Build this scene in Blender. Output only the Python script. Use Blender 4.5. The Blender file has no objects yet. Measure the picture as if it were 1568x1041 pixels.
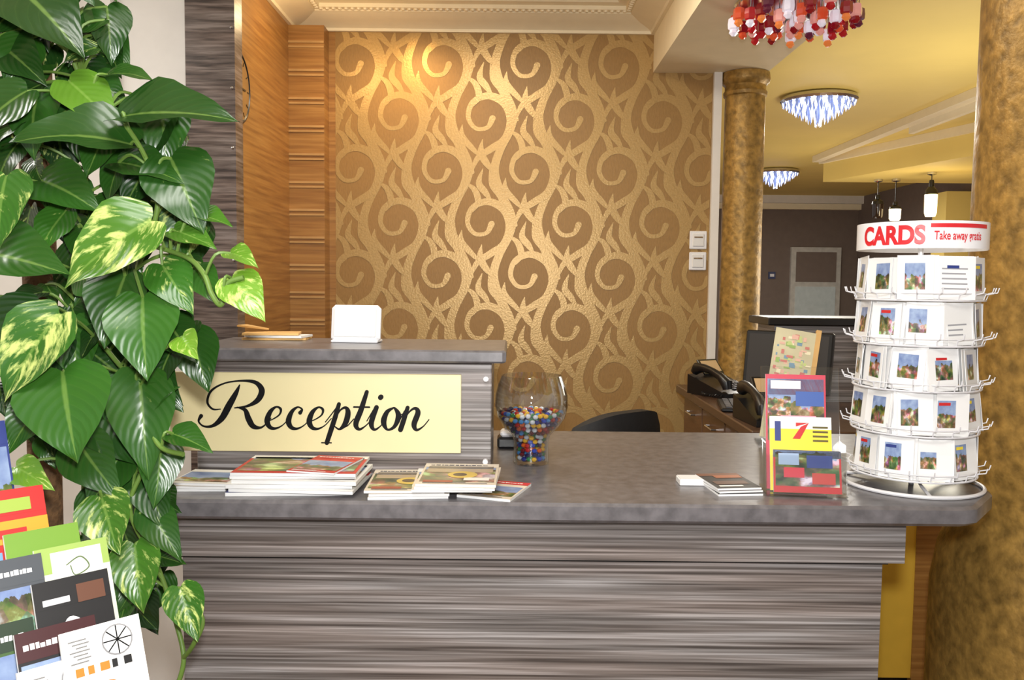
import bpy, math, random
from mathutils import Vector, Matrix, noise as mn
random.seed(7)
scene = bpy.context.scene
try:
    scene.view_settings.view_transform = 'Standard'
except Exception: pass

# ------------------------------------------------------------------ helpers
def C(r, g, b):
    f = lambda c: (c/255/12.92) if c/255 <= .04045 else ((c/255+.055)/1.055)**2.4
    return (f(r), f(g), f(b), 1)

def newmat(name):
    m = bpy.data.materials.new(name); m.use_nodes = True
    nt = m.node_tree; p = nt.nodes['Principled BSDF']
    return m, nt, p

def N(nt, t, **kw):
    n = nt.nodes.new(t)
    for k, v in kw.items(): setattr(n, k, v)
    return n

def ramp(nt, stops):
    r = N(nt, 'ShaderNodeValToRGB')
    e = r.color_ramp.elements
    while len(e) > 1: e.remove(e[-1])
    e[0].position = stops[0][0]; e[0].color = stops[0][1]
    for p, c in stops[1:]:
        x = e.new(p); x.color = c
    return r

def dk(c, k): return (c[0]*k, c[1]*k, c[2]*k, 1)

def M(name, col, rough=.5, metal=0, emis=None, es=0, ns=12, amt=.12, stretch=(1, 1, 1), coat=0, bump=0, spec=.5):
    m, nt, p = newmat(name)
    g = N(nt, 'ShaderNodeNewGeometry'); mp = N(nt, 'ShaderNodeMapping'); mp.inputs['Scale'].default_value = stretch
    no = N(nt, 'ShaderNodeTexNoise'); no.inputs['Scale'].default_value = ns; no.inputs['Detail'].default_value = 4
    nt.links.new(g.outputs['Position'], mp.inputs[0]); nt.links.new(mp.outputs[0], no.inputs['Vector'])
    r = ramp(nt, [(.3, dk(col, 1-amt)), (.7, dk(col, 1+amt))])
    nt.links.new(no.outputs[0], r.inputs[0]); nt.links.new(r.outputs[0], p.inputs['Base Color'])
    p.inputs['Roughness'].default_value = rough; p.inputs['Metallic'].default_value = metal
    p.inputs['Specular IOR Level'].default_value = spec
    if coat: p.inputs['Coat Weight'].default_value = coat; p.inputs['Coat Roughness'].default_value = .1
    if emis: p.inputs['Emission Color'].default_value = emis; p.inputs['Emission Strength'].default_value = es
    if bump:
        b = N(nt, 'ShaderNodeBump'); b.inputs['Strength'].default_value = bump; b.inputs['Distance'].default_value = .01
        nt.links.new(no.outputs[0], b.inputs['Height']); nt.links.new(b.outputs[0], p.inputs['Normal'])
    return m

def thin_glass(name, tint, refl=.12, rough=.02):
    m, nt, p = newmat(name); nt.nodes.remove(p)
    out = [n for n in nt.nodes if n.type == 'OUTPUT_MATERIAL'][0]
    tr = N(nt, 'ShaderNodeBsdfTransparent'); tr.inputs[0].default_value = tint
    gl = N(nt, 'ShaderNodeBsdfGlossy'); gl.inputs['Roughness'].default_value = rough
    lw = N(nt, 'ShaderNodeLayerWeight'); lw.inputs[0].default_value = .35
    ma = N(nt, 'ShaderNodeMath', operation='MULTIPLY_ADD'); ma.inputs[1].default_value = .6; ma.inputs[2].default_value = refl*.4
    mx = N(nt, 'ShaderNodeMixShader')
    nt.links.new(lw.outputs['Facing'], ma.inputs[0]); nt.links.new(ma.outputs[0], mx.inputs[0])
    nt.links.new(tr.outputs[0], mx.inputs[1]); nt.links.new(gl.outputs[0], mx.inputs[2]); nt.links.new(mx.outputs[0], out.inputs[0])
    return m

def zebra(name, cols, sc=(2.2, 2.2, 105), rough=.35, tint=None):
    m, nt, p = newmat(name)
    g = N(nt, 'ShaderNodeNewGeometry'); mp = N(nt, 'ShaderNodeMapping'); mp.inputs['Scale'].default_value = sc
    no = N(nt, 'ShaderNodeTexNoise'); no.inputs['Scale'].default_value = 1; no.inputs['Detail'].default_value = 5; no.inputs['Distortion'].default_value = .25
    r = ramp(nt, [(.32, cols[0]), (.45, cols[1]), (.55, cols[2]), (.68, cols[3])])
    mp2 = N(nt, 'ShaderNodeMapping'); mp2.inputs['Scale'].default_value = (1.5, 1.5, 22)
    n2 = N(nt, 'ShaderNodeTexNoise'); n2.inputs['Scale'].default_value = 1
    r2 = ramp(nt, [(.4, (1, 1, 1, 1)), (.65, tint or (1, .91, .86, 1))])
    mx = N(nt, 'ShaderNodeMix', data_type='RGBA', blend_type='MULTIPLY'); mx.inputs['Factor'].default_value = 1
    L = nt.links.new
    L(g.outputs['Position'], mp.inputs[0]); L(mp.outputs[0], no.inputs['Vector']); L(no.outputs[0], r.inputs[0])
    L(g.outputs['Position'], mp2.inputs[0]); L(mp2.outputs[0], n2.inputs['Vector']); L(n2.outputs[0], r2.inputs[0])
    L(r.outputs[0], mx.inputs['A']); L(r2.outputs[0], mx.inputs['B']); L(mx.outputs['Result'], p.inputs['Base Color'])
    p.inputs['Roughness'].default_value = rough
    return m

def attr_mat(name, rough=.45, emis=0, coat=0):
    m, nt, p = newmat(name)
    a = N(nt, 'ShaderNodeAttribute', attribute_name='Col')
    nt.links.new(a.outputs['Color'], p.inputs['Base Color']); p.inputs['Roughness'].default_value = rough
    if coat: p.inputs['Coat Weight'].default_value = coat
    if emis: nt.links.new(a.outputs['Color'], p.inputs['Emission Color']); p.inputs['Emission Strength'].default_value = emis
    return m

def photo_mat():
    m, nt, p = newmat('photo_print'); L = nt.links.new
    a = N(nt, 'ShaderNodeAttribute', attribute_name='Col'); uv = N(nt, 'ShaderNodeUVMap')
    sc = N(nt, 'ShaderNodeVectorMath', operation='SCALE'); sc.inputs['Scale'].default_value = 31
    ad = N(nt, 'ShaderNodeVectorMath', operation='ADD')
    L(a.outputs['Color'], sc.inputs[0]); L(sc.outputs[0], ad.inputs[0]); L(uv.outputs[0], ad.inputs[1])
    no = N(nt, 'ShaderNodeTexNoise'); no.inputs['Scale'].default_value = 3.2; no.inputs['Detail'].default_value = 5; L(ad.outputs[0], no.inputs['Vector'])
    vo = N(nt, 'ShaderNodeTexVoronoi'); vo.inputs['Scale'].default_value = 5; L(ad.outputs[0], vo.inputs['Vector'])
    land = ramp(nt, [(.3, C(24, 34, 22)), (.45, C(84, 88, 50)), (.55, C(136, 106, 80)), (.68, C(215, 204, 190))])
    L(no.outputs[0], land.inputs[0])
    mxl = N(nt, 'ShaderNodeMix', data_type='RGBA', blend_type='OVERLAY'); mxl.inputs['Factor'].default_value = .5
    L(land.outputs[0], mxl.inputs['A']); L(vo.outputs['Color'], mxl.inputs['B'])
    sky = N(nt, 'ShaderNodeMix', data_type='RGBA'); sky.inputs['A'].default_value = C(30, 62, 140); sky.inputs['B'].default_value = C(170, 190, 215)
    L(no.outputs[0], sky.inputs['Factor'])
    sx = N(nt, 'ShaderNodeSeparateXYZ'); L(uv.outputs[0], sx.inputs[0])
    sc2 = N(nt, 'ShaderNodeSeparateColor'); L(a.outputs['Color'], sc2.inputs[0])
    th = N(nt, 'ShaderNodeMath', operation='MULTIPLY_ADD'); th.inputs[1].default_value = .55; th.inputs[2].default_value = .78; L(sc2.outputs[0], th.inputs[0])
    m1 = N(nt, 'ShaderNodeMath', operation='MULTIPLY_ADD'); m1.inputs[1].default_value = .7; L(no.outputs[0], m1.inputs[0]); L(sx.outputs['Y'], m1.inputs[2])
    gt = N(nt, 'ShaderNodeMath', operation='GREATER_THAN'); L(m1.outputs[0], gt.inputs[0]); L(th.outputs[0], gt.inputs[1])
    mx = N(nt, 'ShaderNodeMix', data_type='RGBA'); L(gt.outputs[0], mx.inputs['Factor']); L(mxl.outputs['Result'], mx.inputs['A']); L(sky.outputs['Result'], mx.inputs['B'])
    L(mx.outputs['Result'], p.inputs['Base Color']); p.inputs['Roughness'].default_value = .35
    return m

def leaf_mat():
    m, nt, p = newmat('pothos_leaf'); L = nt.links.new
    a = N(nt, 'ShaderNodeAttribute', attribute_name='Col'); s = N(nt, 'ShaderNodeSeparateColor'); L(a.outputs['Color'], s.inputs[0])
    uv = N(nt, 'ShaderNodeUVMap'); sx = N(nt, 'ShaderNodeSeparateXYZ'); L(uv.outputs[0], sx.inputs[0])
    au = N(nt, 'ShaderNodeMath', operation='ABSOLUTE'); L(sx.outputs['X'], au.inputs[0])
    q = N(nt, 'ShaderNodeMath', operation='MULTIPLY_ADD'); q.inputs[1].default_value = -.4; L(au.outputs[0], q.inputs[0]); L(sx.outputs['Y'], q.inputs[2])
    cb = N(nt, 'ShaderNodeCombineXYZ')
    x1 = N(nt, 'ShaderNodeMath', operation='MULTIPLY'); x1.inputs[1].default_value = 1.3; L(sx.outputs['X'], x1.inputs[0])
    y1 = N(nt, 'ShaderNodeMath', operation='MULTIPLY'); y1.inputs[1].default_value = 4.5; L(q.outputs[0], y1.inputs[0])
    z1 = N(nt, 'ShaderNodeMath', operation='MULTIPLY'); z1.inputs[1].default_value = 57; L(s.outputs[0], z1.inputs[0])
    L(x1.outputs[0], cb.inputs[0]); L(y1.outputs[0], cb.inputs[1]); L(z1.outputs[0], cb.inputs[2])
    no = N(nt, 'ShaderNodeTexNoise'); no.inputs['Scale'].default_value = 1.3; no.inputs['Detail'].default_value = 6; no.inputs['Roughness'].default_value = .65
    L(cb.outputs[0], no.inputs['Vector'])
    base = ramp(nt, [(0, C(14, 40, 14)), (.5, C(46, 92, 26)), (1, C(104, 146, 40))]); L(s.outputs[2], base.inputs[0])
    th = N(nt, 'ShaderNodeMath', operation='ADD'); L(no.outputs[0], th.inputs[0]); L(s.outputs[1], th.inputs[1])
    vr = ramp(nt, [(.68, (0, 0, 0, 1)), (.80, (1, 1, 1, 1))]); L(th.outputs[0], vr.inputs[0])
    mx = N(nt, 'ShaderNodeMix', data_type='RGBA'); L(vr.outputs[0], mx.inputs['Factor']); L(base.outputs[0], mx.inputs['A']); mx.inputs['B'].default_value = C(186, 200, 116)
    rib = ramp(nt, [(.0, (1, 1, 1, 1)), (.03, (1, 1, 1, 1)), (.07, (0, 0, 0, 1))]); L(au.outputs[0], rib.inputs[0])
    wv = N(nt, 'ShaderNodeMath', operation='SINE'); w0 = N(nt, 'ShaderNodeMath', operation='MULTIPLY'); w0.inputs[1].default_value = 58; L(q.outputs[0], w0.inputs[0]); L(w0.outputs[0], wv.inputs[0])
    wr = ramp(nt, [(.0, (0, 0, 0, 1)), (.9, (0, 0, 0, 1)), (1, (.08, .08, .08, 1))]); L(wv.outputs[0], wr.inputs[0])
    sm = N(nt, 'ShaderNodeMath', operation='MAXIMUM'); L(rib.outputs[0], sm.inputs[0]); L(wr.outputs[0], sm.inputs[1])
    s2 = N(nt, 'ShaderNodeMath', operation='MULTIPLY'); s2.inputs[1].default_value = .35; L(sm.outputs[0], s2.inputs[0])
    m2 = N(nt, 'ShaderNodeMix', data_type='RGBA'); L(s2.outputs[0], m2.inputs['Factor']); L(mx.outputs['Result'], m2.inputs['A']); m2.inputs['B'].default_value = C(130, 162, 78)
    L(m2.outputs['Result'], p.inputs['Base Color']); p.inputs['Roughness'].default_value = .3
    b = N(nt, 'ShaderNodeBump'); b.inputs['Strength'].default_value = .12; b.inputs['Distance'].default_value = .002; L(wv.outputs[0], b.inputs['Height']); L(b.outputs[0], p.inputs['Normal'])
    return m

def T(x, y, z): return Matrix.Translation((x, y, z))
def R(deg, ax): return Matrix.Rotation(math.radians(deg), 4, ax)
ID = Matrix.Identity(4)

class MB:
    def __init__(s): s.V = []; s.F = []; s.mi = []; s.mats = []; s.uv = []; s.col = []
    def midx(s, m):
        if m not in s.mats: s.mats.append(m)
        return s.mats.index(m)
    def add(s, vs, fs, mat, Mx=None, col=(1, 1, 1), uvs=None):
        o = len(s.V); k = s.midx(mat)
        for v in vs:
            v = Vector(v); s.V.append(Mx @ v if Mx is not None else v)
        for f in fs:
            s.F.append([i+o for i in f]); s.mi.append(k)
            s.uv.append([uvs[i] for i in f] if uvs else [(0, 0)]*len(f)); s.col.append(col)
    def box(s, lo, hi, mat, Mx=None, bev=0, col=(1, 1, 1)):
        x0, y0, z0 = lo; x1, y1, z1 = hi
        if bev:
            b = min(bev, (x1-x0)*.45, (y1-y0)*.45, (z1-z0)*.45)
            import bmesh
            bm = bmesh.new()
            for x, sx in ((x0, 1), (x1, -1)):
                for y, sy in ((y0, 1), (y1, -1)):
                    for z, sz in ((z0, 1), (z1, -1)):
                        bm.verts.new((x, y+sy*b, z+sz*b)); bm.verts.new((x+sx*b, y, z+sz*b)); bm.verts.new((x+sx*b, y+sy*b, z))
            bmesh.ops.convex_hull(bm, input=bm.verts)
            bm.verts.index_update()
            bmesh.ops.dissolve_limit(bm, angle_limit=.01, verts=bm.verts, edges=bm.edges)
            bm.verts.index_update()
            s.add([v.co.copy() for v in bm.verts], [[v.index for v in f.verts] for f in bm.faces], mat, Mx, col); bm.free(); return
        v = [(x, y, z) for z in (z0, z1) for y in (y0, y1) for x in (x0, x1)]
        s.add(v, [(0, 2, 3, 1), (4, 5, 7, 6), (0, 1, 5, 4), (2, 6, 7, 3), (0, 4, 6, 2), (1, 3, 7, 5)], mat, Mx, col)
    def rect(s, x0, y0, x1, y1, z, mat, Mx=None, col=(1, 1, 1)):
        s.add([(x0, y0, z), (x1, y0, z), (x1, y1, z), (x0, y1, z)], [(0, 1, 2, 3)], mat, Mx, col, [(0, 0), (1, 0), (1, 1), (0, 1)])
    def prism(s, poly, z0, z1, mat, Mx=None, col=(1, 1, 1)):
        n = len(poly)
        v = [(p[0], p[1], z0) for p in poly]+[(p[0], p[1], z1) for p in poly]
        f = [list(range(n))[::-1], list(range(n, 2*n))]+[(i, (i+1) % n, (i+1) % n+n, i+n) for i in range(n)]
        s.add(v, f, mat, Mx, col)
    def lathe(s, prof, mat, Mx=None, seg=32, caps=True, col=(1, 1, 1)):
        v = []; f = []
        for r, z in prof:
            for i in range(seg):
                a = 2*math.pi*i/seg; v.append((r*math.cos(a), r*math.sin(a), z))
        for j in range(len(prof)-1):
            for i in range(seg):
                k = (i+1) % seg
                f.append((j*seg+i, j*seg+k, (j+1)*seg+k, (j+1)*seg+i))
        if caps:
            f.append(list(range(seg))[::-1]); f.append([(len(prof)-1)*seg+i for i in range(seg)])
        s.add(v, f, mat, Mx, col)
    def tube(s, pts, r, mat, n=6, Mx=None, closed=False, col=(1, 1, 1)):
        pts = [Vector(p) for p in pts]; m = len(pts); v = []; f = []
        up = None
        for i, p in enumerate(pts):
            if closed: t = pts[(i+1) % m]-pts[i-1]
            else: t = pts[min(i+1, m-1)]-pts[max(i-1, 0)]
            if t.length < 1e-9: t = Vector((0, 0, 1))
            t.normalize()
            if up is None: up = Vector((0, 0, 1)) if abs(t.z) < .9 else Vector((1, 0, 0))
            a = t.cross(up)
            if a.length < 1e-4: a = t.orthogonal()
            a.normalize(); b = t.cross(a).normalized(); up = a.cross(t).normalized()
            rr = r[i] if isinstance(r, (list, tuple)) else r
            for k in range(n):
                an = 2*math.pi*k/n; v.append(p+a*math.cos(an)*rr+b*math.sin(an)*rr)
        rng = m if closed else m-1
        for j in range(rng):
            j2 = (j+1) % m
            for k in range(n):
                k2 = (k+1) % n; f.append((j*n+k, j*n+k2, j2*n+k2, j2*n+k))
        if not closed: f.append(list(range(n))[::-1]); f.append([(m-1)*n+k for k in range(n)])
        s.add(v, f, mat, Mx, col)
    def sphere(s, c, r, mat, seg=10, rings=6, sc=(1, 1, 1), col=(1, 1, 1), Mx=None):
        v = [(c[0], c[1], c[2]+r*sc[2])]; f = []
        for j in range(1, rings):
            ph = math.pi*j/rings
            for i in range(seg):
                a = 2*math.pi*i/seg
                v.append((c[0]+r*sc[0]*math.sin(ph)*math.cos(a), c[1]+r*sc[1]*math.sin(ph)*math.sin(a), c[2]+r*sc[2]*math.cos(ph)))
        v.append((c[0], c[1], c[2]-r*sc[2])); last = len(v)-1
        for i in range(seg):
            k = (i+1) % seg
            f.append((0, 1+i, 1+k)); f.append((last, last-seg+k, last-seg+i))
            for j in range(rings-2):
                f.append((1+j*seg+i, 1+(j+1)*seg+i, 1+(j+1)*seg+k, 1+j*seg+k))
        s.add(v, f, mat, Mx, col)
    def obj(s, name, smooth=True, ang=35, parent=None):
        me = bpy.data.meshes.new(name)
        if s.V:
            c = Vector(((min(v.x for v in s.V)+max(v.x for v in s.V))/2, (min(v.y for v in s.V)+max(v.y for v in s.V))/2, min(v.z for v in s.V)))
        else: c = Vector()
        me.from_pydata([v-c for v in s.V], [], s.F)
        for m in s.mats: me.materials.append(m)
        me.polygons.foreach_set('material_index', s.mi)
        u = me.uv_layers.new(name='UVMap'); flat = [x for f in s.uv for p in f for x in p]; u.data.foreach_set('uv', flat)
        ca = me.color_attributes.new('Col', 'FLOAT_COLOR', 'CORNER')
        fc = []
        for f, c3 in zip(s.F, s.col): fc += [c3[0], c3[1], c3[2], 1]*len(f)
        ca.data.foreach_set('color', fc)
        me.validate(); me.update()
        if smooth:
            me.polygons.foreach_set('use_smooth', [True]*len(me.polygons))
            try: me.set_sharp_from_angle(angle=math.radians(ang))
            except Exception: pass
        o = bpy.data.objects.new(name, me); o.location = c; scene.collection.objects.link(o)
        if parent:
            o.parent = parent; o.location = c-parent.location
        return o

def empty(name, loc=(0, 0, 0)):
    e = bpy.data.objects.new(name, None); e.empty_display_size = .1; e.location = loc; scene.collection.objects.link(e); return e

def catmull(pts, k=8):
    out = []; n = len(pts)
    for i in range(n-1):
        p0 = pts[max(i-1, 0)]; p1 = pts[i]; p2 = pts[i+1]; p3 = pts[min(i+2, n-1)]
        for j in range(k):
            t = j/k; t2 = t*t; t3 = t2*t
            out.append(tuple(.5*((2*b)+(-a+c)*t+(2*a-5*b+4*c-d)*t2+(-a+3*b-3*c+d)*t3) for a, b, c, d in zip(p0, p1, p2, p3)))
    out.append(tuple(pts[-1])); return out

def ribbon(mb, pts, mat, Mx, k=8, cap=True, z=0, clip=None):
    """flat stroke of varying width in local XY; pts = (x, y, width)"""
    q = catmull(pts, k); v = []; f = []
    for i, p in enumerate(q):
        a = q[max(i-1, 0)]; b = q[min(i+1, len(q)-1)]
        d = Vector((b[0]-a[0], b[1]-a[1])); d = d.normalized() if d.length > 1e-9 else Vector((1, 0))
        w = max(p[2], .0005)/2
        for sg in (1, -1):
            X = p[0]-d.y*w*sg; Y = p[1]+d.x*w*sg
            if clip: X = min(max(X, clip[0]), clip[2]); Y = min(max(Y, clip[1]), clip[3])
            v.append((X, Y, z+.00004*(i % 2)))
        if i: f.append((2*i-2, 2*i-1, 2*i+1, 2*i))
    mb.add(v, f, mat, Mx)
    if cap:
        for zz2, p in ((.00007, q[0]), (.00009, q[-1])):
            c = [(p[0]+p[2]/2*math.cos(a*math.pi/6), p[1]+p[2]/2*math.sin(a*math.pi/6), z+zz2) for a in range(12)]
            if clip: c = [(min(max(x, clip[0]), clip[2]), min(max(y, clip[1]), clip[3]), zz) for x, y, zz in c]
            mb.add(c, [list(range(12))], mat, Mx)

# ------------------------------------------------------------------ materials
FLAT = attr_mat('print_ink'); PHOTO = photo_mat()
PAPER = M('paper_white', C(228, 228, 228), .6, amt=.02)
ZEB = zebra('zebrano_grey', [C(70, 65, 63), C(106, 101, 99), C(128, 124, 123), C(166, 163, 164)], sc=(2.0, 2.0, 165))
ZEBP = zebra('zebrano_grey_pillar', [C(52, 42, 38), C(84, 72, 66), C(104, 92, 86), C(128, 116, 110)], sc=(7, 7, 110))
STONE = M('counter_stone_laminate', C(100, 97, 100), .3, ns=38, amt=.28, spec=.6)
GOLDC = M('gold_textured_paint', C(160, 126, 64), .45, metal=.3, ns=34, amt=.42, bump=.4)
CREAM = M('cream_paint', C(243, 230, 198), .6, amt=.03)
YELLOW = M('yellow_paint', C(240, 214, 124), .6, amt=.04, ns=2)
YELLOW2 = M('yellow_panel', C(228, 186, 66), .5, amt=.05)
WOOD = zebra('honey_wood', [C(134, 92, 44), C(150, 106, 54), C(160, 116, 60), C(172, 128, 70)], sc=(3, 3, 70), rough=.4, tint=(1, .96, .9, 1))
WHITEW = M('white_wall', C(232, 228, 222), .7, amt=.03)
TAUPE = M('taupe_wall', C(118, 104, 96), .7, amt=.05)
BLACK = M('black_plastic', C(20, 20, 22), .35, amt=.1)
WHITE = M('white_plastic', C(236, 236, 240), .35, amt=.02)
WIRE = M('white_wire', C(215, 215, 220), .35, amt=.03)
CHROME = M('chrome', C(210, 210, 215), .15, metal=1, amt=.03)
DARKW = M('dark_walnut', C(84, 62, 48), .35, amt=.2, stretch=(2, 2, 40))
PLATE = M('champagne_plate', C(224, 212, 166), .38, metal=.15, amt=.04, ns=3)
INK = M('black_ink', C(8, 8, 10), .5, spec=.2)
REDI = M('red_ink', C(205, 30, 40), .4)
WP = M('wallpaper_ground', C(150, 114, 60), .5, ns=90, amt=.08, stretch=(1.6, 1, .5), bump=.08)
WPP = M('wallpaper_scroll', C(180, 148, 94), .32, metal=.3, ns=120, amt=.07, bump=.10)
GLASS = thin_glass('clear_glass', (.96, .97, .97, 1)); ACRYL = thin_glass('acrylic', (.97, .98, .98, 1), .1, .05)
LEAF = leaf_mat(); STEM = M('pothos_stem', C(96, 126, 52), .5, amt=.15)
MOSS = M('moss_pole_coir', C(92, 66, 40), .9, ns=60, amt=.4, bump=.8)
TERRA = M('terracotta', C(150, 84, 56), .7, amt=.1)
FLOORM = M('floor_tile', C(128, 96, 66), .25, ns=3, amt=.15)

# ------------------------------------------------------------------ room shell
def solid(name, lo, hi, mat, bev=0):
    b = MB(); b.box(lo, hi, mat, bev=bev); return b.obj(name, smooth=False)
solid('floor', (-3.2, -2.5, -.08), (6.2, 12.7, 0), FLOORM)
b = MB(); b.box((-.83, 4.0, 0), (.93, 4.15, 2.92), WP); b.box((-1.4, 4.0, 0), (-.83, 4.15, 2.92), WOOD)
b.obj('wall_back', smooth=False)
# damask scroll pattern (raised foil print of the wallpaper, repeating motif in an ogee lattice)
S = .00304
motif = [
    # undulating vertical vine
    [(-17, -84, 4), (-25, -62, 8), (-42, -32, 11), (-51, 0, 12), (-43, 30, 11), (-27, 58, 8), (-18, 80, 4)],
    # S stem rising from the pinch and rolling into the open curl
    [(-20, -84, 3), (-10, -62, 8), (10, -48, 10), (31, -33, 11), (40, -6, 12), (31, 20, 12), (6, 32, 10), (-18, 22, 8), (-25, 0, 7), (-14, -17, 6), (4, -16, 6), (12, -2, 9)],
    # acanthus flames
    [(-8, -58, 2), (-16, -50, 7), (-34, -30, 9), (-34, -12, 1)],
    [(12, 31, 2), (2, 46, 9), (-8, 60, 9), (-2, 82, 1)],
    [(28, 24, 2), (24, 42, 9), (12, 58, 8), (8, 80, 1)],
    [(-50, -4, 2), (-62, 8, 9), (-72, 26, 10), (-70, 46, 1)],
    [(38, -20, 2), (52, -30, 8), (58, -48, 9), (50, -64, 1)],
]
b = MB(); MW = Matrix(((1, 0, 0, 0), (0, 0, -1, 3.9992), (0, 1, 0, 0), (0, 0, 0, 1)))
x_lo, x_hi, z_lo, z_hi = -.83, .915, .4, 2.705
for row in range(-3, 16):
    zc = 2.32-row*80*S
    for cidx in range(-1, 7):
        xc = -.545+cidx*134*S+(67*S if row % 2 else 0)
        if xc < x_lo-.3 or xc > x_hi+.3 or zc > z_hi+.3 or zc < z_lo: continue
        for si, st in enumerate(motif):
            ribbon(b, [(xc+x*S, zc+y*S, w*S*1.08) for x, y, w in st], WPP, MW, k=6, clip=(x_lo, z_lo, x_hi, z_hi), z=.00010*si+.0008*(row % 2))
b.obj('wallpaper_scroll_pattern', smooth=False)
solid('trim_1', (.918, 3.975, 0), (.955, 3.999, 2.53), WHITEW)
b = MB(); b.box((-1.11, 3.0, 0), (-1.02, 3.999, 2.92), WOOD)
b.obj('wall_left', smooth=False)
b = MB()
LT = M('wood_light_line', C(186, 146, 92), .4)
b.box((-1.02, 3.9, 0), (-.86, 3.999, 2.70), WOOD)
z = .1
while z < 2.68:
    b.box((-1.02, 3.895, z), (-.86, 3.9, z+.008), LT); b.box((-1.02, 3.894, z+.02), (-.86, 3.9, z+.03), LT); z += .125
b.obj('wood_pilaster', smooth=False)
b = MB(); b.box((-1.112, 2.92, 0), (-.945, 2.999, 2.92), ZEBP)
for z in (1.62, 2.0, 2.4, 2.2): b.sphere((-.955, 2.917, z), .006, CHROME)
b.obj('zebrano_pillar', ang=30)
b = MB(); b.box((-3.2, 3.0, 0), (-1.112, 3.15, 2.92), WHITEW); b.box((-1.50, 2.96, 0), (-1.38, 3.0, 2.9), WHITEW); b.box((-3.2, 2.97, 1.98), (-1.12, 3.0, 2.02), CREAM)
b.obj('wall_left_entrance', smooth=False)
solid('wall_far_left', (-3.35, -2.5, 0), (-3.2, 3.15, 2.92), WHITEW)
solid('ceiling', (-3.2, -2.5, 2.80), (.64, 4.0, 2.92), CREAM)
solid('ceiling_hall', (.64, -2.5, 2.85), (6.2, 12.7, 2.95), YELLOW)
b = MB(); b.box((.64, -2.5, 2.53), (1.16, 4.1, 2.85), CREAM); b.obj('ceiling_soffit', smooth=False)
prof = [(0, 2.70), (.016, 2.70), (.02, 2.712), (.035, 2.72), (.075, 2.732), (.115, 2.752), (.125, 2.756), (.125, 2.762), (.15, 2.765), (.15, 2.782), (.185, 2.786), (.2, 2.8), (0, 2.8)]
b = MB()
def run(p, q, nrm):
    p = Vector(p); q = Vector(q); d = (q-p).normalized(); nrm = Vector(nrm); n = len(prof)
    v = []
    for base, sg in ((p, 1), (q, -1)):
        for o, z in prof:
            w = base+nrm*o+d*o*sg*(1); v.append((w.x, w.y, z))
    f = [list(range(n)), list(range(n, 2*n))[::-1]]+[(i, (i+1) % n, (i+1) % n+n, i+n) for i in range(n)]
    b.add(v, f, CREAM)
    L = (q-p).length; m = int(L/.028)
    for i in range(m):
        w = p+d*(i+.5)*L/m+nrm*.137
        if .14 < (i+.5)*L/m < L-.14: b.sphere((w.x, w.y, 2.764), .011, CREAM, 6, 4, (1, 1, .9))
run((-1.02, 4.0, 0), (.64, 4.0, 0), (0, -1, 0))
run((-1.02, 1.0, 0), (-1.02, 4.0, 0), (1, 0, 0))
run((.64, 1.0, 0), (.64, 4.0, 0), (-1, 0, 0))
b.obj('trim_2', ang=25)
b = MB(); b.box((.9, 12.4, 0), (6.2, 12.6, 2.85), TAUPE); b.box((.9, 12.3, 2.66), (5.0, 12.4, 2.74), CREAM); b.box((.9, 12.22, 2.74), (5.0, 12.4, 2.85), WHITEW)
b.obj('wall_hall_far', smooth=False)
b = MB(); b.box((5.0, 4.5, 0), (5.15, 12.4, 2.85), TAUPE); b.obj('wall_hall_right', smooth=False)
b = MB(); b.box((4.7, 9.3, 0), (4.99, 9.6, 2.6), YELLOW); b.obj('hall_pilaster', smooth=False)
b = MB(); b.prism([(3.1, 8.6), (3.67, 6.7), (4.99, 6.7), (4.99, 8.6)], 2.6, 2.849, YELLOW)
b.prism([(3.06, 8.62), (3.63, 6.68), (3.67, 6.7), (3.1, 8.6)], 2.78, 2.849, CREAM)
b.obj('hall_ceiling_beam', smooth=False)
b = MB(); b.box((2.98, 3.2, 2.79), (3.06, 8.58, 2.849), CREAM); b.box((3.06, 3.2, 2.74), (3.1, 6.68, 2.849), CREAM); b.obj('trim_3', smooth=False)
b = MB()
FR = M('door_frame_grey', C(196, 194, 188), .5); FG = M('frosted_glass', C(160, 164, 160), .4, emis=C(170, 176, 170), es=.2)
b.box((4.03, 12.34, 0), (4.75, 12.399, 2.12), FR); b.box((4.1, 12.33, 1.62), (4.68, 12.345, 2.05), TAUPE); b.box((4.1, 12.33, .9), (4.68, 12.345, 1.55), FG); b.box((4.1, 12.33, .1), (4.68, 12.345, .82), FR)
b.box((4.6, 12.28, 1.05), (4.66, 12.34, 1.08), CHROME)
b.obj('door_1', smooth=False)
b = MB(); b.box((3.72, 12.38, 1.66), (3.82, 12.399, 1.76), M('sign_blue', C(60, 70, 110))); b.box((3.74, 12.375, 1.69), (3.80, 12.381, 1.73), WHITE); b.obj('restroom_sign', smooth=False)
b = MB(); b.box((3.0, 9.8, 0), (4.5, 10.3, 1.12), BLACK); b.box((2.95, 9.75, 1.12), (4.55, 10.35, 1.17), DARKW)
for i in range(4): b.box((3.05+i*.36, 9.785, .1), (3.35+i*.36, 9.8, 1.0), DARKW)
b.lathe([(.05, 0), (.04, .06), (.045, .1)], M('red_lamp', C(220, 40, 30), emis=C(255, 60, 40), es=3), T(4.1, 10, 1.17), 12)
b.obj('bar_counter', smooth=False)

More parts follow.
